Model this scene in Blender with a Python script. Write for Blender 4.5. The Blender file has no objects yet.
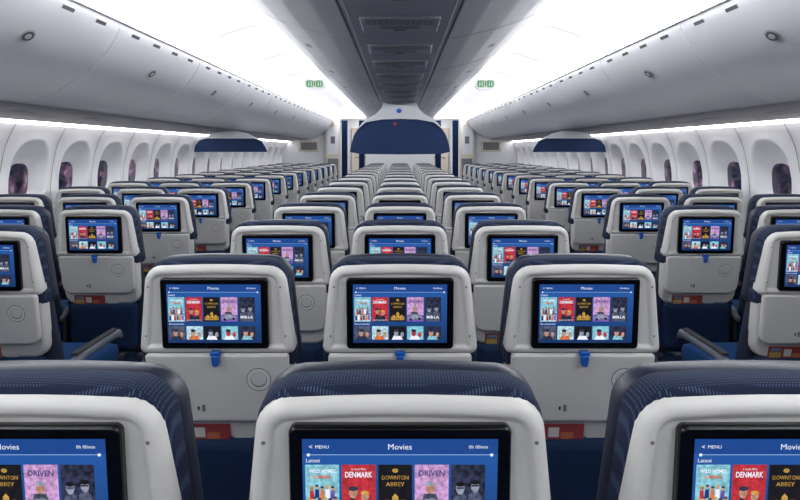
import bpy, bmesh, math, random
from mathutils import Vector
random.seed(4)
sc = bpy.context.scene
sc.view_settings.view_transform = 'Standard'
sc.view_settings.look = 'None'
sc.view_settings.exposure = 0.0

# ------------------------------------------------------------ materials
def srgb(h):
    h = h.lstrip('#'); o = []
    for i in (0, 2, 4):
        c = int(h[i:i+2], 16)/255
        o.append(c/12.92 if c <= .04045 else ((c+.055)/1.055)**2.4)
    return (*o, 1)
MATS = {}
def mat(name, col, rough=.5, spec=.5, metal=0, emit=0, noise=0, nscale=40, bump=0, sample=True):
    m = bpy.data.materials.new(name); m.use_nodes = True
    nt = m.node_tree; b = nt.nodes['Principled BSDF']
    c = srgb(col) if isinstance(col, str) else col
    b.inputs['Base Color'].default_value = c
    b.inputs['Roughness'].default_value = rough
    b.inputs['Specular IOR Level'].default_value = spec
    b.inputs['Metallic'].default_value = metal
    if emit:
        b.inputs['Emission Color'].default_value = c
        b.inputs['Emission Strength'].default_value = emit
        if not sample:
            b.inputs['Base Color'].default_value = (0.01, 0.01, 0.01, 1)
            m.cycles.emission_sampling = 'NONE'
    if noise or bump:
        tc = nt.nodes.new('ShaderNodeTexCoord')
        n = nt.nodes.new('ShaderNodeTexNoise'); n.inputs['Scale'].default_value = nscale
        n.inputs['Detail'].default_value = 3
        nt.links.new(tc.outputs['Object'], n.inputs['Vector'])
        if noise:
            mx = nt.nodes.new('ShaderNodeMix'); mx.data_type = 'RGBA'
            mx.inputs[6].default_value = tuple(max(0, v*(1-noise)) for v in c[:3]) + (1,)
            mx.inputs[7].default_value = tuple(min(1, v*(1+noise)) for v in c[:3]) + (1,)
            if emit:
                mr_ = nt.nodes.new('ShaderNodeMapRange'); mr_.inputs[1].default_value = .35; mr_.inputs[2].default_value = .65
                nt.links.new(n.outputs['Fac'], mr_.inputs[0]); nt.links.new(mr_.outputs[0], mx.inputs[0])
                nt.links.new(mx.outputs[2], b.inputs['Emission Color'])
            else:
                nt.links.new(n.outputs['Fac'], mx.inputs[0])
                nt.links.new(mx.outputs[2], b.inputs['Base Color'])
        if bump:
            bp = nt.nodes.new('ShaderNodeBump'); bp.inputs['Strength'].default_value = bump
            bp.inputs['Distance'].default_value = .002
            nt.links.new(n.outputs['Fac'], bp.inputs['Height'])
            nt.links.new(bp.outputs['Normal'], b.inputs['Normal'])
    MATS[name] = m
    return m

mat('shell_grey', '#d3d2cf', .36, .5, noise=.015, nscale=6)
mat('shell_grey_low', '#cac9c6', .40, .45, noise=.015, nscale=6)
mat('groove', '#6f7073', .6)
mat('arm_grey', '#6d727c', .45)
mat('bezel_black', '#07080a', .22, .5)
mat('leather_navy', '#232a3a', .42, .45, noise=.1, nscale=60, bump=.3)
mat('cushion_blue', '#123c6b', .8, .2, noise=.15, nscale=80, bump=.3)
mat('latch_blue', '#1a5cb8', .35, .5)
mat('metal_grey', '#8d9094', .35, .5, metal=.6)
mat('dark_plastic', '#2b2d31', .5)
mat('paper_white', '#cfcfce', .6)
mat('mag_red', '#963c3c', .5); mat('mag_cyan', '#5b97b4', .5); mat('mag_yellow', '#b39a58', .5)
mat('mag_orange', '#b8694a', .5)
mat('pocket_navy', '#182b4a', .8, .2)
mat('wall_white', '#ececef', .5, .3, noise=.01, nscale=3)
mat('ceiling_white', '#f0f0f2', .5, .3, noise=.01, nscale=3)
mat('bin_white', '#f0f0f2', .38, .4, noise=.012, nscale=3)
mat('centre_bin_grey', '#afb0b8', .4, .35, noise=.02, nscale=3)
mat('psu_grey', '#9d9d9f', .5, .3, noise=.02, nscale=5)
mat('unit_grey', '#bfc0c5', .5, .3, noise=.02, nscale=5)
mat('seam_dark', '#66676d', .7)
mat('hole_dark', '#1f2023', .7)
mat('divider_navy', '#22345a', .7, .2, noise=.08, nscale=90)
mat('divider_grey', '#c6c9d0', .45)
mat('curtain_blue', '#1d335a', .85, .1, noise=.1, nscale=50)
mat('bulk_grey', '#d0d2d6', .5)
mat('bulk_beige', '#c4bcae', .5)
mat('sign_green', '#0f9a4e', .4, emit=.8, sample=False)
mat('sign_white', '#e9efe9', .4, emit=.6, sample=False)
mat('red_dot', '#a03038', .5)
mat('carpet', '#1e3050', .95, .1, noise=.35, nscale=120, bump=.5)

def strip(name, col, s):
    m = bpy.data.materials.new(name); m.use_nodes = True
    nt = m.node_tree; nt.nodes.clear()
    e = nt.nodes.new('ShaderNodeEmission'); o = nt.nodes.new('ShaderNodeOutputMaterial')
    e.inputs[0].default_value = col; e.inputs[1].default_value = s
    nt.links.new(e.outputs[0], o.inputs[0]); MATS[name] = m
strip('cove_led', (.985, .993, 1, 1), 46)
strip('cove_led_centre', (.985, .993, 1, 1), 30)
strip('wall_led', (1, .985, .97, 1), 9.5)

# knit fabric: navy with fine light dots
m = mat('knit_navy', '#232f4a', .85, .2)
nt = m.node_tree; b = nt.nodes['Principled BSDF']
tc = nt.nodes.new('ShaderNodeTexCoord'); sx = nt.nodes.new('ShaderNodeSeparateXYZ')
nt.links.new(tc.outputs['Object'], sx.inputs[0])
def math_n(op, a, bb):
    n = nt.nodes.new('ShaderNodeMath'); n.operation = op
    for i, v in enumerate((a, bb)):
        if v is None: continue
        if isinstance(v, (int, float)): n.inputs[i].default_value = v
        else: nt.links.new(v, n.inputs[i])
    return n.outputs[0]
yz = math_n('SUBTRACT', sx.outputs[1], sx.outputs[2])
k = 2*math.pi/.0085
s1 = math_n('SINE', math_n('MULTIPLY', math_n('ADD', sx.outputs[0], yz), k), None)
s2 = math_n('SINE', math_n('MULTIPLY', math_n('SUBTRACT', sx.outputs[0], yz), k), None)
dots = math_n('GREATER_THAN', math_n('MULTIPLY', s1, s2), .6)
mx = nt.nodes.new('ShaderNodeMix'); mx.data_type = 'RGBA'
nt.links.new(dots, mx.inputs[0]); mx.inputs[6].default_value = srgb('#1a243b'); mx.inputs[7].default_value = srgb('#46536e')
nt.links.new(mx.outputs[2], b.inputs['Base Color'])

# window glass: dim exterior
m = mat('window_glass', '#1c1a26', .12, .6)
nt = m.node_tree; b = nt.nodes['Principled BSDF']
tc = nt.nodes.new('ShaderNodeTexCoord'); n = nt.nodes.new('ShaderNodeTexNoise'); n.inputs['Scale'].default_value = 9
n.inputs['Detail'].default_value = 4
cr = nt.nodes.new('ShaderNodeValToRGB')
cr.color_ramp.elements[0].position = .35; cr.color_ramp.elements[0].color = srgb('#14141e')
cr.color_ramp.elements[1].position = .72; cr.color_ramp.elements[1].color = srgb('#9a98b6')
e = cr.color_ramp.elements.new(.5); e.color = srgb('#332e48')
e = cr.color_ramp.elements.new(.6); e.color = srgb('#704a5c')
nt.links.new(tc.outputs['Object'], n.inputs['Vector']); nt.links.new(n.outputs['Fac'], cr.inputs[0])
nt.links.new(cr.outputs[0], b.inputs['Base Color'])
nt.links.new(cr.outputs[0], b.inputs['Emission Color']); b.inputs['Emission Strength'].default_value = .25
m.cycles.emission_sampling = 'NONE'

# screen materials (flat emissive display content)
def scr(name, col, s=1.0, nz=.0):
    mat(name, col, .3, .3, emit=s, sample=False, noise=nz, nscale=170)
scr('s_bar', '#19468f'); scr('s_white', '#eef3ff'); scr('s_line', '#9fbfe8')
scr('s_teal', '#84c2d2', nz=.3); scr('s_red', '#b9303a', nz=.3); scr('s_black', '#141218', nz=.5); scr('s_gold', '#c29a48', nz=.35)
scr('s_pink', '#c497c8', nz=.35); scr('s_violet', '#7457ac', nz=.5); scr('s_dark', '#282d44', nz=.7); scr('s_grey', '#8c93a5', nz=.4)
scr('s_skin', '#bd9079', nz=.3); scr('s_navy', '#1d3674'); scr('s_orange', '#cf7443', nz=.3); scr('s_paleblue', '#b4d6e0', nz=.3)
scr('s_slate', '#4b5269', nz=.6)
m = mat('s_bg', '#123f8c', .3, .3, emit=1, sample=False)
nt = m.node_tree; b = nt.nodes['Principled BSDF']
tc = nt.nodes.new('ShaderNodeTexCoord'); sx = nt.nodes.new('ShaderNodeSeparateXYZ')
mr = nt.nodes.new('ShaderNodeMapRange'); cr = nt.nodes.new('ShaderNodeValToRGB')
mr.inputs[1].default_value = .88; mr.inputs[2].default_value = 1.045
cr.color_ramp.elements[0].color = srgb('#133262'); cr.color_ramp.elements[1].color = srgb('#245cab')
nt.links.new(tc.outputs['Object'], sx.inputs[0]); nt.links.new(sx.outputs[2], mr.inputs[0])
nt.links.new(mr.outputs[0], cr.inputs[0]); nt.links.new(cr.outputs[0], b.inputs['Emission Color'])

# ------------------------------------------------------------ mesh builder
class MB:
    def __init__(s): s.v = []; s.f = []; s.m = []; s.sm = []; s.names = []
    def mi(s, name):
        if name not in s.names: s.names.append(name)
        return s.names.index(name)
    def face(s, idx, m, smooth=False):
        s.f.append(idx); s.m.append(s.mi(m)); s.sm.append(smooth)
    def loft(s, rings, m, cap0=True, cap1=True, closed=True, smooth=True, capm=None):
        base = len(s.v); n = len(rings[0])
        for r in rings: s.v.extend(r)
        for i in range(len(rings)-1):
            for j in range(n if closed else n-1):
                k = (j+1) % n
                s.face((base+i*n+j, base+i*n+k, base+(i+1)*n+k, base+(i+1)*n+j), m, smooth)
        if cap0: s.face(tuple(base+j for j in range(n)), m, False)
        if cap1: s.face(tuple(base+(len(rings)-1)*n+j for j in range(n)), capm or m, False)
    def poly(s, pts, m):
        base = len(s.v); s.v.extend(pts); s.face(tuple(range(base, base+len(pts))), m)
    def rect(s, x0, x1, z0, z1, y, m): s.poly([(x0, y, z0), (x1, y, z0), (x1, y, z1), (x0, y, z1)], m)
    def ell(s, cx, cz, rx, rz, y, m, n=16, a0=0, a1=2*math.pi):
        s.poly([(cx+rx*math.cos(a0+(a1-a0)*i/n), y, cz+rz*math.sin(a0+(a1-a0)*i/n)) for i in range(n)], m)
    def box(s, x0, x1, y0, y1, z0, z1, m, bev=.004):
        def ring(i, z):
            a, bb, c, d = x0+i, x1-i, y0+i, y1-i
            e = min(bev, (x1-x0)/3, (y1-y0)/3)
            return [(a+e, c, z), (bb-e, c, z), (bb, c+e, z), (bb, d-e, z), (bb-e, d, z), (a+e, d, z), (a, d-e, z), (a, c+e, z)]
        bb_ = min(bev, (z1-z0)/3)
        s.loft([ring(bb_*.7, z0), ring(0, z0+bb_), ring(0, z1-bb_), ring(bb_*.7, z1)], m, smooth=False)
    def tube(s, path, r, m, n=12, flat=1.0):
        rings = []
        P = [Vector(p) for p in path]
        for i, p in enumerate(P):
            t = (P[min(i+1, len(P)-1)]-P[max(i-1, 0)]).normalized()
            u = Vector((1, 0, 0))
            if abs(t.x) > .9: u = Vector((0, 0, 1))
            w = t.cross(u).normalized(); u = w.cross(t).normalized()
            rr_ = r[i] if isinstance(r, (list, tuple)) else r
            rings.append([tuple(p+u*math.cos(a)*rr_*flat+w*math.sin(a)*rr_) for a in [2*math.pi*j/n for j in range(n)]])
        s.loft(rings, m)
    def build(s, name, recalc=True):
        me = bpy.data.meshes.new(name)
        me.from_pydata(s.v, [], s.f)
        for nm in s.names: me.materials.append(MATS[nm])
        me.polygons.foreach_set('material_index', s.m)
        me.polygons.foreach_set('use_smooth', s.sm)
        if recalc:
            bm = bmesh.new(); bm.from_mesh(me); bmesh.ops.recalc_face_normals(bm, faces=bm.faces); bm.to_mesh(me); bm.free()
        me.update()
        return me
    def obj(s, name, parent=None, loc=(0, 0, 0), recalc=True):
        o = bpy.data.objects.new(name, s.build(name, recalc)); sc.collection.objects.link(o)
        o.location = loc
        if parent: o.parent = parent
        return o

def rr(hwt, hwb, z0, z1, rt, rb, ins=0, arch=0, n=6, m=5):
    def hw(z): return hwb+(hwt-hwb)*(z-z0)/(z1-z0)-ins
    a0, a1 = z0+ins, z1-ins
    rt = max(rt-ins, .002); rb = max(rb-ins, .002)
    pts = []
    hb, ht = hw(a0), hw(a1)
    def arc(cx, cz, r, s0):
        return [(cx+r*math.cos(s0+math.pi/2*i/n), cz+r*math.sin(s0+math.pi/2*i/n)) for i in range(n+1)]
    segs = [arc(-hb+rb, a0+rb, rb, math.pi), arc(hb-rb, a0+rb, rb, 1.5*math.pi),
            arc(ht-rt, a1-rt, rt, 0), arc(-ht+rt, a1-rt, rt, .5*math.pi)]
    for i, sg in enumerate(segs):
        pts += sg
        p, q = sg[-1], segs[(i+1) % 4][0]
        for j in range(1, m): pts.append((p[0]+(q[0]-p[0])*j/m, p[1]+(q[1]-p[1])*j/m))
    if arch:
        o = []
        for x, z in pts:
            t = max(0, (z-a0)/(a1-a0))
            o.append((x, z+arch*t**4*(1-(x/ht)**2)))
        pts = o
    return pts
def pan(mb, args, rings, m, smooth=True, arch=0, cap0=True, cap1=True):
    mb.loft([[(x, y, z) for x, z in rr(*args, ins=i, arch=arch)] for i, y in rings], m, cap0, cap1, True, smooth)

_tc = {}
def text_geo(st, bold=0):
    if (st, bold) in _tc: return _tc[(st, bold)]
    cu = bpy.data.curves.new('t', 'FONT'); cu.body = st; cu.align_x = 'CENTER'; cu.align_y = 'CENTER'; cu.size = 1
    cu.resolution_u = 2; cu.offset = bold
    o = bpy.data.objects.new('t', cu); sc.collection.objects.link(o)
    bpy.context.view_layer.update()
    me = bpy.data.meshes.new_from_object(o.evaluated_get(bpy.context.evaluated_depsgraph_get()))
    g = ([tuple(v.co) for v in me.vertices], [tuple(p.vertices) for p in me.polygons])
    bpy.data.objects.remove(o); bpy.data.curves.remove(cu); bpy.data.meshes.remove(me)
    _tc[(st, bold)] = g
    return g
def text(mb, st, cx, cz, size, y, m, fit=None, bold=0.01, left=False):
    V, F = text_geo(st, bold)
    if not V: return
    xs = [v[0] for v in V]; w = max(xs)-min(xs); sx_ = size
    if fit: sx_ = fit/w
    off = (-min(xs)) if left else -(max(xs)+min(xs))/2
    base = len(mb.v)
    mb.v.extend([(cx+(v[0]+off)*sx_, y, cz+v[1]*size) for v in V])
    for f in F: mb.face(tuple(base+i for i in f), m)

# ------------------------------------------------------------ seat
def shear(y, z):
    if z > .87: return y+.10*(1.1-z)
    if z > .45: return y+.023+.20*(.87-z)
    return y+.107

def screen(mb):
    Y = -.0078; L = .0003
    mb.rect(-.125, .125, .884, 1.044, Y, 's_bg')
    mb.rect(-.125, .125, 1.024, 1.044, Y-L, 's_bar')
    y2 = Y-2*L; y3 = Y-3*L; y4 = Y-4*L; y5 = Y-5*L
    text(mb, '<', -.114, 1.0335, .009, y2, 's_white', bold=0); text(mb, 'MENU', -.108, 1.0335, .0065, y2, 's_white', left=True, bold=0)
    text(mb, 'Movies', 0, 1.0335, .011, y2, 's_white', bold=0)
    text(mb, '0h 00min', .100, 1.0335, .0065, y2, 's_white', bold=0)
    mb.rect(-.117, .117, 1.0226, 1.0234, y2, 's_line')
    mb.ell(-.117, 1.023, .0022, .0022, y3, 's_white', 10); mb.ell(.117, 1.023, .0022, .0022, y3, 's_white', 10)
    text(mb, 'Latest', -.12, 1.015, .0075, y2, 's_white', left=True, bold=0)
    x = -.1215; W = .0435; P = .0468; z0, z1 = .943, 1.0095
    a, c = x, x+W; cx = (a+c)/2
    mb.rect(a, c, z0, z1, y2, 's_teal'); mb.rect(a, c, z0, z0+.012, y3, 's_paleblue')
    text(mb, 'WILD HOMES', cx, z1-.009, .007, y3, 's_white', fit=.034, bold=.02)
    text(mb, 'SUMMER', cx, z1-.017, .007, y3, 's_orange', fit=.026, bold=.02)
    for row, (zz, off) in enumerate(((.016, .0033), (0.0, 0))):
        for i, cl in enumerate(['s_red', 's_navy', 's_orange', 's_white', 's_violet', 's_slate']):
            if row == 0 and i == 5: continue
            px = a+.005+off+i*.0067; dz = (i % 2)*.002+zz; yy = y4-row*3*L
            mb.poly([(px-.003, yy, z0+.003+dz), (px+.003, yy, z0+.003+dz), (px+.0025, yy, z0+.015+dz), (px-.0025, yy, z0+.015+dz)], cl if not row else ['s_navy', 's_white', 's_red', 's_slate', 's_orange', 's_violet'][i])
            mb.ell(px, z0+.018+dz, .0024, .0030, yy-L, 's_skin', 8)
            mb.ell(px, z0+.0203+dz, .0025, .0016, yy-2*L, 's_dark' if i % 3 else 's_gold', 8)
    a += P; c = a+W; cx = (a+c)/2
    mb.rect(a, c, z0, z1, y2, 's_red')
    text(mb, 'DENMARK', cx, z1-.014, .011, y3, 's_white', fit=.035, bold=.02)
    text(mb, 'a new film', cx, z1-.006, .0045, y3, 's_white', bold=0)
    text(mb, 'BLUES AND DREAMS', cx, z0+.004, .004, y5-L, 's_white', bold=0)
    mb.poly([(cx-.016, y3, z0), (cx+.016, y3, z0), (cx+.013, y3, z0+.018), (cx+.002, y3, z0+.014), (cx-.010, y3, z0+.022)], 's_dark')
    mb.ell(cx-.007, z0+.028, .0055, .0075, y4, 's_skin', 12); mb.ell(cx+.008, z0+.023, .005, .0065, y4, 's_skin', 12)
    mb.ell(cx-.007, z0+.034, .006, .0035, y5, 's_dark', 10); mb.ell(cx+.008, z0+.028, .0055, .003, y5, 's_gold', 10)
    a += P; c = a+W; cx = (a+c)/2
    mb.rect(a, c, z0, z1, y2, 's_black')
    mb.ell(cx, z1-.008, .004, .003, y3, 's_gold', 8)
    text(mb, 'DOWNTON', cx, z1-.018, .008, y3, 's_gold', fit=.034, bold=0)
    text(mb, 'ABBEY', cx, z1-.027, .008, y3, 's_gold', fit=.024, bold=0)
    ca = [(-.018, 0), (.018, 0), (.018, .010), (.013, .010), (.013, .014), (.008, .014), (.008, .010), (.004, .010), (.004, .018), (0, .023), (-.004, .018), (-.004, .010), (-.008, .010), (-.008, .014), (-.013, .014), (-.013, .010), (-.018, .010)]
    mb.poly([(cx+u, y3, z0+.004+v) for u, v in ca], 's_gold')
    for i in range(7):
        mb.rect(cx-.0165+i*.0053, cx-.0145+i*.0053, z0+.006, z0+.011, y4, 's_black')
    a += P; c = a+W; cx = (a+c)/2
    mb.rect(a, c, z0, z1, y2, 's_pink'); mb.rect(a, c, z0, z0+.018, y3, 's_violet')
    text(mb, 'DRIVEN', cx, z1-.012, .011, y3, 's_navy', fit=.033, bold=.02)
    mb.ell(cx-.002, z0+.034, .006, .008, y3, 's_skin', 12); mb.ell(cx-.002, z0+.041, .0065, .0035, y4, 's_grey', 10)
    mb.poly([(cx-.014, y4, z0+.010), (cx+.010, y4, z0+.010), (cx+.006, y4, z0+.027), (cx-.010, y4, z0+.027)], 's_slate')
    mb.poly([(a+.003, y5, z0+.005), (c-.003, y5, z0+.008), (c-.004, y5, z0+.013), (cx+.008, y5, z0+.017), (cx+.002, y5, z0+.022), (cx-.008, y5, z0+.019), (a+.003, y5, z0+.012)], 's_grey')
    mb.ell(a+.010, z0+.006, .0035, .0035, y5-L, 's_black', 10); mb.ell(c-.010, z0+.008, .0035, .0035, y5-L, 's_black', 10)
    a += P; c = a+W; cx = (a+c)/2
    mb.rect(a, c, z0, z1, y2, 's_dark')
    for dx, hh in ((-.010, .034), (.009, .037)):
        mb.poly([(cx+dx-.010, y3, z0), (cx+dx+.010, y3, z0), (cx+dx+.008, y3, z0+hh-.012), (cx+dx+.003, y3, z0+hh-.007), (cx+dx-.003, y3, z0+hh-.007), (cx+dx-.008, y3, z0+hh-.012)], 's_slate')
        mb.ell(cx+dx, z0+hh, .0055, .0085, y4, 's_grey', 12)
        mb.ell(cx+dx, z0+hh+.006, .006, .0035, y5, 's_black', 10)
        mb.rect(cx+dx-.0048, cx+dx+.0048, z0+hh, z0+hh+.002, y5, 's_black')
    text(mb, 'MIB.LA', cx, z0+.012, .010, y5-L, 's_white', fit=.033, bold=.02)
    text(mb, 'Recommended', -.12, .936, .0065, y2, 's_white', left=True, bold=0)
    x = -.1215; z1 = .930; z0 = .893
    cols = [('s_slate', 's_skin', 's_dark'), ('s_paleblue', 's_skin', 's_orange'), ('s_black', 's_grey', 's_white'), ('s_teal', 's_red', 's_white'), ('s_dark', 's_skin', 's_teal')]
    for i, (c0, c1, c2) in enumerate(cols):
        a = x+i*P; c = a+W; cx = (a+c)/2
        mb.rect(a, c, z0, z1, y2, c0)
        mb.poly([(cx-.016, y3, z0), (cx+.014, y3, z0), (cx+.008, y3, z0+.010), (cx-.010, y3, z0+.012)], c2)
        mb.ell(cx-.004, z0+.018, .006, .009, y4, c1, 12); mb.ell(cx-.004, z0+.025, .0068, .004, y5, 's_dark', 10)
        mb.ell(cx+.012, z0+.014, .0045, .007, y4, c1, 12)

SCREEN_MB = MB(); screen(SCREEN_MB)

def seat_mesh(armL, armR, name):
    mb = MB()
    # backrest cushion
    pan(mb, (.182, .216, .44, 1.06, .05, .04), [(.03, .045), (.006, .055), (0, .07), (0, .095), (.012, .115), (.04, .125)], 'leather_navy')
    # knit headrest cover wraps over the top of shell
    pan(mb, (.193, .213, .80, 1.100, .055, .03), [(.012, .014), (.003, .022), (0, .038), (0, .066), (.002, .072)], 'knit_navy', arch=.008)
    # leather front part of the headrest
    pan(mb, (.195, .215, .80, 1.101, .058, .03), [(.004, .070), (0, .078), (0, .10), (.008, .117), (.03, .130), (.06, .134)], 'leather_navy', arch=.008)
    mb.box(-.17, .17, .122, .130, .70, .705, 'dark_plastic', .001)
    # upper rear shell
    pan(mb, (.191, .210, .846, 1.089, .048, .02), [(.010, .055), (.0, .045), (0, .018), (.003, .008), (.010, .001), (.018, -.001), (.024, .001), (.027, .006), (.031, .007)], 'shell_grey', arch=.007)
    # lower rear shell
    pan(mb, (.203, .196, .585, .864, .02, .06), [(.010, .07), (0, .06), (0, .028), (.006, .017), (.015, .014)], 'shell_grey_low')
    # tray table
    pan(mb, (.194, .188, .648, .851, .012, .045), [(.004, .016), (0, .010), (0, .0), (.004, -.005), (.010, -.006)], 'shell_grey_low')
    mb.rect(-.188, .188, .8532, .8556, -.0012, 'groove')
    mb.ell(.112, .777, .034, .034, -.0064, 'groove', 28)
    mb.ell(.112, .777, .0315, .0315, -.0068, 'shell_grey', 28)
    mb.ell(.112, .777, .0225, .0225, -.0071, 'groove', 28)
    mb.ell(.112, .779, .0208, .0200, -.0074, 'shell_grey_low', 28)
    mb.rect(-.062, -.052, .682, .702, -.0066, 'paper_white'); mb.rect(-.048, -.038, .682, .702, -.0066, 'groove')
    mb.rect(-.060, -.054, .686, .698, -.0069, 'hole_dark')
    for sx_ in (-1, 1):
        for zz, xx in ((.90, .187), (1.035, .176)): mb.ell(sx_*xx, zz, .0028, .0028, -.0012, 'groove', 10)
    # bezel
    pan(mb, (.143, .143, .866, 1.060, .010, .010), [(0, .008), (0, -.003), (.0015, -.006), (.004, -.0072)], 'bezel_black')
    mb.rect(-.11, -.09, .856, .862, .0035, 'hole_dark')
    # latch
    pan(mb, (.0135, .0135, .847, .861, .006, .004), [(0, -.001), (0, -.014), (.002, -.018)], 'latch_blue')
    pan(mb, (.0100, .0085, .818, .850, .003, .008), [(0, -.001), (0, -.018), (.002, -.022)], 'latch_blue')
    # pocket with literature
    pan(mb, (.175, .165, .33, .590, .015, .04), [(0, .05), (0, .012), (.01, .0), (.03, -.006)], 'pocket_navy')
    mb.box(-.14, .02, .010, .014, .45, .635, 'mag_red', .001)
    mb.rect(-.135, -.09, .59, .612, .0092, 'mag_yellow'); mb.rect(-.08, -.05, .595, .625, .0092, 'paper_white')
    mb.rect(-.045, -.01, .59, .61, .0092, 'mag_orange'); mb.rect(-.13, -.09, .618, .628, .0092, 'mag_cyan')
    mb.box(-.03, .15, .016, .020, .45, .628, 'mag_cyan', .001)
    mb.rect(.03, .08, .59, .622, .0152, 'paper_white'); mb.rect(.09, .14, .595, .612, .0152, 'mag_red'); mb.rect(.04, .07, .60, .612, .0149, 'pocket_navy')
    base = len(mb.v); mb.v.extend(SCREEN_MB.v)
    for f, mi_ in zip(SCREEN_MB.f, SCREEN_MB.m): mb.face(tuple(base+i for i in f), SCREEN_MB.names[mi_])
    mb.v = [(x, shear(y, z), z) for x, y, z in mb.v]
    # seat cushion
    def rb(hw, y0, y1, z, r=.04, n=5):
        pts = []
        for cx, cy, s0 in ((hw-r, y1-r, 0), (-hw+r, y1-r, .5), (-hw+r, y0+r, 1), (hw-r, y0+r, 1.5)):
            for i in range(n+1):
                a = math.pi*(s0+.5*i/n); pts.append((cx+r*math.cos(a), cy+r*math.sin(a), z))
        return pts
    mb.loft([rb(.20, .17, .62, .35), rb(.214, .15, .64, .365), rb(.218, .15, .65, .42), rb(.214, .155, .645, .455), rb(.19, .18, .61, .475)], 'cushion_blue')
    mb.box(-.215, .215, .16, .60, .31, .352, 'dark_plastic')
    for sx_ in (-.17, .17):
        mb.tube([(sx_, .22, .33), (sx_, .20, .18), (sx_, .16, .03)], .014, 'metal_grey', 8)
        mb.tube([(sx_, .50, .33), (sx_, .50, .18), (sx_, .52, .03)], .014, 'metal_grey', 8)
        mb.box(sx_-.02, sx_+.02, .12, .56, .0, .03, 'metal_grey')
    mb.tube([(-.22, .25, .31), (.22, .25, .31)], .02, 'metal_grey', 8); mb.tube([(-.22, .5, .31), (.22, .5, .31)], .02, 'metal_grey', 8)
    for sgn, kind in ((-1, armL), (1, armR)):
        X = sgn*.2375
        if kind:
            mb.tube([(X, .13, .49), (X, .19, .525), (X, .30, .540), (X, .50, .540), (X, .575, .53), (X, .60, .505)], [.015, .023, .023, .023, .02, .012], 'arm_grey', 12, flat=.78)
            mb.box(X-.014, X+.014, .20, .54, .557, .568, 'dark_plastic', .004)
            mb.box(X-.010, X+.010, .16, .24, .33, .52, 'dark_plastic')
            mb.box(X-.010, X+.010, .20, .50, .33, .39, 'arm_grey')
    return mb.build(name)

M_mid = seat_mesh(1, 1, 'seat_mid_mesh')
M_l = seat_mesh(1, 0, 'seat_l_mesh'); M_r = seat_mesh(0, 1, 'seat_r_mesh')
def seat(me, x, y, zs=1):
    o = bpy.data.objects.new('airplane_seat', me); sc.collection.objects.link(o); o.location = (x, y, 0)
    o.scale = (1, 1, zs)
D0, PITCH = .735, .79
NR = 16
for r in range(NR):
    y = D0+PITCH*r
    zs = .988 if r == 0 else 1
    S = .501 if r == 0 else .495
    seat(M_l, -S, y, zs); seat(M_mid, 0, y, zs); seat(M_r, S, y, zs)
    ys = y-.16
    for sgn in (-1, 1):
        xa, xm, xw = 1.574, 2.049, 2.524
        if sgn < 0:
            seat(M_r, -xa, ys); seat(M_mid, -xm, ys); seat(M_l, -xw, ys)
        else:
            seat(M_l, xa, ys); seat(M_mid, xm, ys); seat(M_r, xw, ys)

# ------------------------------------------------------------ cabin shell
Y0, Y1 = -2.46, 13.65
YG = Y1+2.5
mb = MB(); mb.box(-2.95, 2.95, Y0, YG+.1, -.06, 0, 'carpet', .001); mb.obj('floor')

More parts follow.
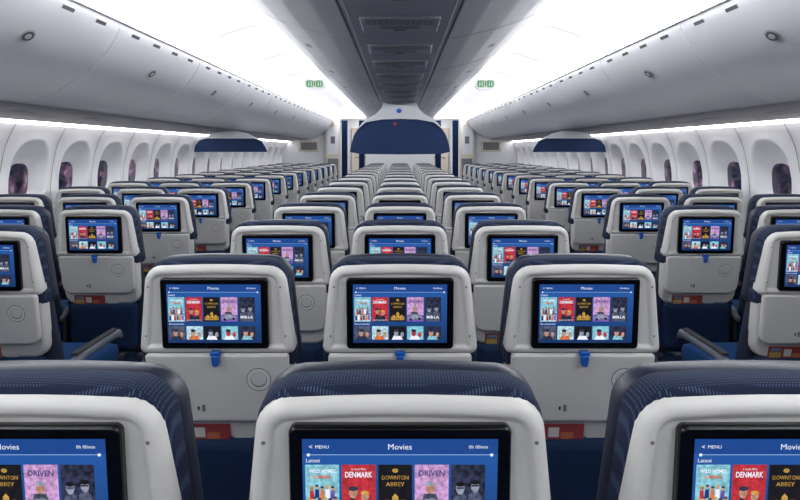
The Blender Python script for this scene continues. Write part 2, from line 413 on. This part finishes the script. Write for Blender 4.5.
ZK = [0, .3, .5, .8, .95, 1.2, 1.35, 1.45, 1.52, 1.585]
XK = [2.81, 2.81, 2.81, 2.805, 2.80, 2.785, 2.76, 2.735, 2.70, 2.665]
def fx(z):
    for i in range(len(ZK)-1):
        if z <= ZK[i+1]:
            t = (z-ZK[i])/(ZK[i+1]-ZK[i]); return XK[i]+(XK[i+1]-XK[i])*t
    return XK[-1]
for side, sgn in (('left', -1), ('right', 1)):
    mb = MB()
    zs = [0, .1, .2, .3, .4, .5, .6, .7, .8]
    mb.loft([[(sgn*fx(z), y, z) for z in zs] for y in (Y0, Y1)], 'wall_white', False, False, closed=False)
    mb.obj('wall_'+side)
    zb, zt, hp = .80, 1.585, .30
    yc = -2.31
    win = MB()
    while yc < Y1+.2:
        outer = []; n = 12
        c4 = [(-hp, zb), (hp, zb), (hp, zt), (-hp, zt)]
        for i in range(4):
            p, q = c4[i], c4[(i+1) % 4]
            for j in range(n): outer.append((p[0]+(q[0]-p[0])*j/n, p[1]+(q[1]-p[1])*j/n))
        def oval(hw, hh, cz, ex=2.6):
            o = []
            for (py, pz) in outer:
                a = math.atan2((pz-1.19)/.39, py/.3)
                ca, sa = math.cos(a), math.sin(a)
                rr_ = (abs(ca)**ex+abs(sa)**ex)**(-1/ex)
                o.append((hw*rr_*ca, cz+hh*rr_*sa))
            return o
        o1 = oval(.235, .295, 1.195)
        rings = [([(p[0], p[1]) for p in outer], 0), ([((a[0]*.6+b_[0]*.4), (a[1]*.6+b_[1]*.4)) for a, b_ in zip(outer, o1)], .0),
                 (o1, -.010), (oval(.222, .282, 1.195), -.016), (oval(.208, .266, 1.193), -.004), (oval(.168, .205, 1.17), .045), (oval(.135, .150, 1.15), .075)]
        win.loft([[(sgn*(fx(z)+dx), yc+y, z) for y, z in rg] for rg, dx in rings], 'wall_white', False, False)
        gl = oval(.135, .150, 1.15)
        win.poly([(sgn*(fx(z)+.0751), yc+y, z) for y, z in gl], 'window_glass')
        win.loft([[(sgn*(fx(z)-.0015), yc+.3+d, z) for z in [.8+.785*i/10 for i in range(11)]] for d in (-.003, .003)], 'groove', False, False, closed=False)
        yc += .6
    win.obj('window_'+('1' if sgn < 0 else '2'), recalc=False)
    mb = MB(); mb.loft([[(sgn*2.615, y, 1.612), (sgn*2.665, y, 1.585)] for y in (Y0, Y1)], 'wall_led', False, False, closed=False)
    mb.obj('trim_light_strip_'+side)
    mb = MB()
    pp = [(2.13, 1.664), (2.16, 1.652), (2.3, 1.648), (2.48, 1.635), (2.60, 1.606), (2.62, 1.612)]
    mb.loft([[(sgn*a, y, b_) for a, b_ in pp] for y in (Y0, Y1)], 'psu_grey', False, False, closed=False)
    y = Y0+.2
    while y < Y1-.5:
        mb.loft([[(sgn*a, y+d, b_-.001) for a, b_ in pp[1:5]] for d in (0, .006)], 'seam_dark', False, False, closed=False)
        for dy in (.25, .33, .41):
            mb.poly([(sgn*(2.36+.022*math.cos(t)), y+dy+.022*math.sin(t), 1.6405) for t in [2*math.pi*i/12 for i in range(12)]], 'hole_dark')
        y += .79
    mb.obj('passenger_service_panel')
    # overhead bins
    prof = [(1.60, 2.125), (1.585, 2.112), (1.583, 2.09), (1.60, 2.045), (1.635, 1.985), (1.69, 1.915), (1.76, 1.85), (1.85, 1.785), (1.95, 1.725), (2.05, 1.685), (2.12, 1.668), (2.14, 1.668), (2.6, 1.70), (2.62, 2.12), (1.75, 2.122)]
    cx_, cz_ = 2.1, 1.95
    ys_ = 3.25-1.3*4
    starts = [ys_-0.51] + [ys_+1.3*i for i in range(0, 12)]
    for s_i, ya in enumerate(starts):
        ye = starts[s_i+1] if s_i+1 < len(starts) else ya+1.3
        ye = min(ye, Y1)
        if ye-ya < .1: continue
        bmb = MB()
        def pr(sc_): return [(cx_+(a-cx_)*sc_, cz_+(b_-cz_)*sc_) for a, b_ in prof]
        rings = [(pr(.985), ya+.003), (pr(.996), ya+.006), (pr(1), ya+.014), (pr(1), ye-.014), (pr(.996), ye-.006), (pr(.985), ye-.003)]
        bmb.loft([[(sgn*a, y, b_) for a, b_ in p] for p, y in rings], 'bin_white')
        ym = (ya+ye)/2
        if ye-ya > 1:
            def facept(t, off):
                a = (1.655, 1.955); b_ = (1.72, 1.885)
                return (a[0]+(b_[0]-a[0])*t-off*.72, a[1]+(b_[1]-a[1])*t-off*.69)
            for rw, rh, off, mm in ((.045, .38, .006, 'shell_grey'), (.036, .28, .0085, 'seam_dark'), (.02, .16, .010, 'shell_grey')):
                bmb.poly([(sgn*facept(.5+rh*math.sin(t), off)[0], ym+rw*math.cos(t), facept(.5+rh*math.sin(t), off)[1]) for t in [2*math.pi*i/16 for i in range(16)]], mm)
            for dy in (-.45, -.15, .15, .45):
                bmb.poly([(sgn*(1.59), ym+dy-.05, 2.068), (sgn*1.59, ym+dy+.05, 2.068), (sgn*1.5805, ym+dy+.05, 2.085), (sgn*1.5805, ym+dy-.05, 2.085)], 'seam_dark')
        bmb.obj('overhead_bin')
    mb = MB(); mb.loft([[(sgn*a, y, b_) for a, b_ in ((1.64, 2.10), (1.70, 1.97), (1.88, 1.82), (2.12, 1.70), (2.6, 1.72), (2.7, 1.6))] for y in (Y0, Y1)], 'seam_dark', False, False, closed=False)
    mb.obj('trim_bin_backing_'+side)
    mb = MB(); mb.poly([(sgn*1.575, Y0, 2.125), (sgn*1.575, Y1, 2.125), (sgn*1.75, Y1, 2.125), (sgn*1.75, Y0, 2.125)], 'ceiling_white')
    mb.obj('trim_cove_ledge_'+side)

# ceiling
mb = MB()
for sgn in (-1, 1):
    cp = [(.0, 2.44), (.60, 2.42), (.85, 2.41), (1.05, 2.40), (1.2, 2.375), (1.35, 2.33), (1.48, 2.265), (1.56, 2.205), (1.572, 2.19)]
    mb.loft([[(sgn*a, y, b_) for a, b_ in cp] for y in (Y0, Y1)], 'ceiling_white', False, False, closed=False)
    y = 3.25-1.3*4
    while y < Y1:
        mb.loft([[(sgn*a, y+d, b_-.0015) for a, b_ in cp[1:]] for d in (-.004, .004)], 'groove', False, False, closed=False)
        y += 1.3
mb.obj('ceiling')
for sgn, nm in ((-1, 'left'), (1, 'right')):
    mb = MB(); mb.loft([[(sgn*1.574, y, 2.19), (sgn*1.582, y, 2.132)] for y in (Y0, Y1)], 'cove_led', False, False, closed=False)
    mb.obj('trim_cove_light_'+nm)
    mb = MB(); mb.loft([[(sgn*.62, y, 2.292), (sgn*.74, y, 2.292)] for y in (Y0, Y1)], 'cove_led_centre', False, False, closed=False)
    mb.obj('trim_cove_light_centre_'+nm)

# centre bins
cprof = [(.0, 2.022), (.24, 2.022), (.262, 2.03), (.275, 2.028), (.40, 2.052), (.55, 2.088), (.68, 2.13), (.77, 2.17), (.815, 2.205), (.825, 2.235), (.81, 2.26), (.77, 2.275), (.0, 2.285)]
full = cprof + [(-a, b_) for a, b_ in reversed(cprof[1:-1])]
starts = [-2.4] + [3.25-1.3*4+1.3*i for i in range(0, 12)]
for i, ya in enumerate(starts):
    ye = min(starts[i+1] if i+1 < len(starts) else ya+1.3, Y1)
    if ye-ya < .1: continue
    bmb = MB()
    def pr(sc_): return [(a*sc_, 2.15+(b_-2.15)*sc_) for a, b_ in full]
    rings = [(pr(.975), ya+.004), (pr(.993), ya+.008), (pr(1), ya+.016), (pr(1), ye-.016), (pr(.993), ye-.008), (pr(.975), ye-.004)]
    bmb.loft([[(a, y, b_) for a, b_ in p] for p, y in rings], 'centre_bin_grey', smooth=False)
    for sgn in (-1, 1):
        bmb.poly([(sgn*.268, ya+.02, 2.026), (sgn*.268, ye-.02, 2.026), (sgn*.262, ye-.02, 2.0275), (sgn*.262, ya+.02, 2.0275)], 'seam_dark')
        ym = (ya+ye)/2
        bmb.poly([(sgn*.60, ym-.06, 2.1025), (sgn*.60, ym+.06, 2.1025), (sgn*.64, ym+.06, 2.115), (sgn*.64, ym-.06, 2.115)], 'groove')
    y = ya+.12
    while y+.4 < ye:
        bmb.box(-.19, .19, y, y+.30, 2.012, 2.03, 'unit_grey', .004)
        bmb.box(-.17, .17, y+.015, y+.13, 2.009, 2.013, 'psu_grey', .002)
        for ux in (-.12, -.04, .04, .12):
            for rad, mm, zz in ((.026, 'seam_dark', 2.0085), (.019, 'shell_grey', 2.008), (.009, 'hole_dark', 2.0075)):
                bmb.poly([(ux+rad*math.cos(t), y+.075+rad*math.sin(t), zz) for t in [2*math.pi*j/14 for j in range(14)]], mm)
        for j in range(6):
            bmb.poly([(-.1, y+.165+j*.013, 2.0115), (.1, y+.165+j*.013, 2.0115), (.1, y+.171+j*.013, 2.0115), (-.1, y+.171+j*.013, 2.0115)], 'seam_dark')
        bmb.poly([(-.03, y+.255, 2.0115), (.03, y+.255, 2.0115), (.03, y+.28, 2.0115), (-.03, y+.28, 2.0115)], 'hole_dark')
        y += .6
    bmb.obj('centre_overhead_bin')

# ------------------------------------------------------------ cabin dividers
DD = 7.62; q = DD/575
def P(px, py, y=DD): return ((px-400)*q, y, 1.40-(py-150)*q)
def slab(mb, pts, m, y, th):
    f = [(a, y, b_) for a, _, b_ in pts]; g = [(a, y+th, b_) for a, _, b_ in pts]
    mb.loft([f, g], m, smooth=False)
mb = MB()
arch = [(350, 152), (351, 145), (354, 135), (359, 127), (367, 122), (383, 119.5), (400, 119), (417, 119.5), (433, 122), (441, 127), (446, 135), (449, 145), (450, 152), (440, 154), (400, 154.5), (360, 154)]
slab(mb, [P(*p) for p in arch], 'divider_navy', DD, .03)
cap = [(358, 129), (362, 123), (369, 118), (376, 114), (381, 109), (383, 103.5), (417, 103.5), (419, 109), (424, 114), (431, 118), (438, 123), (442, 129), (434, 122.5), (418, 119.5), (400, 119), (382, 119.5), (366, 122.5)]
slab(mb, [P(*p) for p in cap], 'divider_grey', DD-.03, .07)
mb.ell(*[P(399, 111)[0], P(399, 111)[2]], .035, .03, DD-.032, 'latch_blue')
mb.ell(P(395, 124)[0], P(395, 124)[2], .02, .02, DD-.003, 'red_dot')
mb.obj('class_divider_panel')
for sgn in (-1, 1):
    mb = MB()
    def F(px, py):
        a = P(px, py); return (a[0] if sgn < 0 else -a[0], a[1], a[2])
    slab(mb, [F(*p) for p in [(194, 152), (195, 146), (199, 141), (206, 138.5), (254, 138.5), (261, 141), (265, 147), (267, 152)]], 'divider_navy', DD, .03)
    slab(mb, [F(*p) for p in [(199, 140.5), (207, 137), (214, 133), (222, 131.5), (230, 131), (238, 131), (246, 133), (254, 137), (262, 141), (254, 138.5), (206, 138.5)]], 'divider_grey', DD-.03, .07)
    mb.obj('class_divider_panel')

# ------------------------------------------------------------ exit signs
for sgn in (-1, 1):
    mb = MB(); cx, cz, y = sgn*1.04, 2.205, 7.0
    def pill(hw, hh): return rr(hw, hw, cz-hh, cz+hh, hh*.95, hh*.95)
    mb.loft([[(cx+a, yy, b_) for a, b_ in pill(hw, hh)] for hw, hh, yy in ((.13, .060, y+.03), (.135, .065, y+.02), (.135, .065, y), (.13, .060, y-.006))], 'bulk_grey')
    mb.loft([[(cx+a, yy, b_) for a, b_ in pill(hw, hh)] for hw, hh, yy in ((.122, .052, y-.005), (.122, .052, y-.007))], 'sign_white')
    for s2 in (-1, 1):
        mb.loft([[(cx+s2*.058+a, yy, b_) for a, b_ in rr(.040, .040, cz-.040, cz+.040, .014, .014)] for yy in (y-.007, y-.009)], 'sign_green', smooth=False)
    mb.rect(cx-.010, cx+.010, cz-.03, cz+.03, y-.010, 'sign_green')
    for s2 in (-1, 1):
        bx = cx+s2*.058
        mb.rect(bx+.012, bx+.024, cz-.03, cz+.03, y-.0095, 'sign_white')
        mb.ell(bx-.012, cz+.022, .007, .007, y-.0095, 'sign_white', 10)
        mb.poly([(bx-.02, y-.0095, cz-.03), (bx-.012, y-.0095, cz-.03), (bx-.002, y-.0095, cz-.005), (bx-.006, y-.0095, cz+.014), (bx-.016, y-.0095, cz+.012)], 'sign_white')
    mb.box(cx-.05, cx+.05, y+.005, y+.02, cz+.06, 2.398, 'bulk_grey')
    mb.obj('exit_sign')

# ------------------------------------------------------------ forward bulkhead and galley
yb = Y1
mb = MB()
for sgn in (-1, 1):
    x0, x1 = sorted((sgn*1.42, sgn*2.93))
    mb.box(x0, x1, yb, yb+.05, 0, 2.5, 'bulk_grey')
mb.box(-.80, .80, yb, yb+.05, 0, 2.5, 'bulk_grey')
mb.box(-1.43, 1.43, yb, yb+.05, 2.14, 2.5, 'wall_white')
mb.obj('wall_front')
for sgn in (-1, 1):
    mb = MB()
    c = sgn*2.16
    mb.box(c-.24, c+.24, yb-.03, yb-.002, 1.36, 1.62, 'bulk_beige', .01)
    mb.rect(c-.19, c+.19, 1.40, 1.58, yb-.032, 'seam_dark')
    mb.obj('bulkhead_monitor')
    mb = MB()
    x0, x1 = sorted((sgn*1.40, sgn*1.75))
    mb.box(x0, x1, yb-.14, yb-.002, 0, 2.1, 'bulk_beige', .01)
    mb.rect(x0+.05, x1-.05, 1.30, 1.95, yb-.143, 'bulk_grey'); mb.rect(x0+.05, x1-.05, .4, 1.2, yb-.143, 'groove')
    mb.box((x0+x1)/2-.05, (x0+x1)/2+.05, yb-.152, yb-.142, 1.55, 1.72, 'seam_dark', .003)
    mb.obj('galley_cabinet')
    for xc in (sgn*.90, sgn*1.31):
        mb = MB(); n = 40; w = .07
        pts = [(xc-w+2*w*i/n, yb-.05+.02*math.sin(i/n*math.pi*7)) for i in range(n+1)]
        mb.loft([[(a, b_, z) for a, b_ in pts] for z in (.0, 2.10)], 'curtain_blue', False, False, closed=False)
        mb.obj('galley_curtain')
mb = MB(); mb.box(-2.9, 2.9, YG, YG+.05, 0, 2.5, 'wall_white')
mb.obj('wall_galley')
for sgn in (-1, 1):
    mb = MB()
    for i in range(3):
        z = .68*i
        a0, a1 = sorted((sgn*.84, sgn*1.36))
        mb.box(a0, a1, YG-.08, YG-.02, z, z+.66, 'bulk_beige', .01); mb.box(a0+.1, a1-.1, YG-.10, YG-.08, z+.5, z+.53, 'metal_grey')
    mb.obj('galley_storage')
mb = MB(); mb.box(-2.9, 2.9, yb+.05, YG, 2.45, 2.5, 'ceiling_white'); mb.obj('ceiling_galley')
mb = MB(); mb.box(-1.3, 1.3, yb+.8, yb+1.8, 2.43, 2.448, 'wall_led'); mb.obj('galley_ceiling_light')
mb = MB(); mb.box(-2.95, 2.95, Y0-.06, Y0-.01, 0, 2.5, 'bulk_grey'); mb.obj('wall_back')

# ------------------------------------------------------------ world / camera
w = bpy.data.worlds.new('World'); sc.world = w; w.use_nodes = True
w.node_tree.nodes['Background'].inputs[0].default_value = (.05, .055, .07, 1)
cam = bpy.data.cameras.new('camera'); co = bpy.data.objects.new('camera', cam); sc.collection.objects.link(co)
co.location = (0, 0, 1.40); co.rotation_euler = (math.radians(90), 0, 0)
cam.sensor_width = 36; cam.lens = 575/800*36; cam.shift_y = -.125; cam.clip_start = .02
sc.camera = co
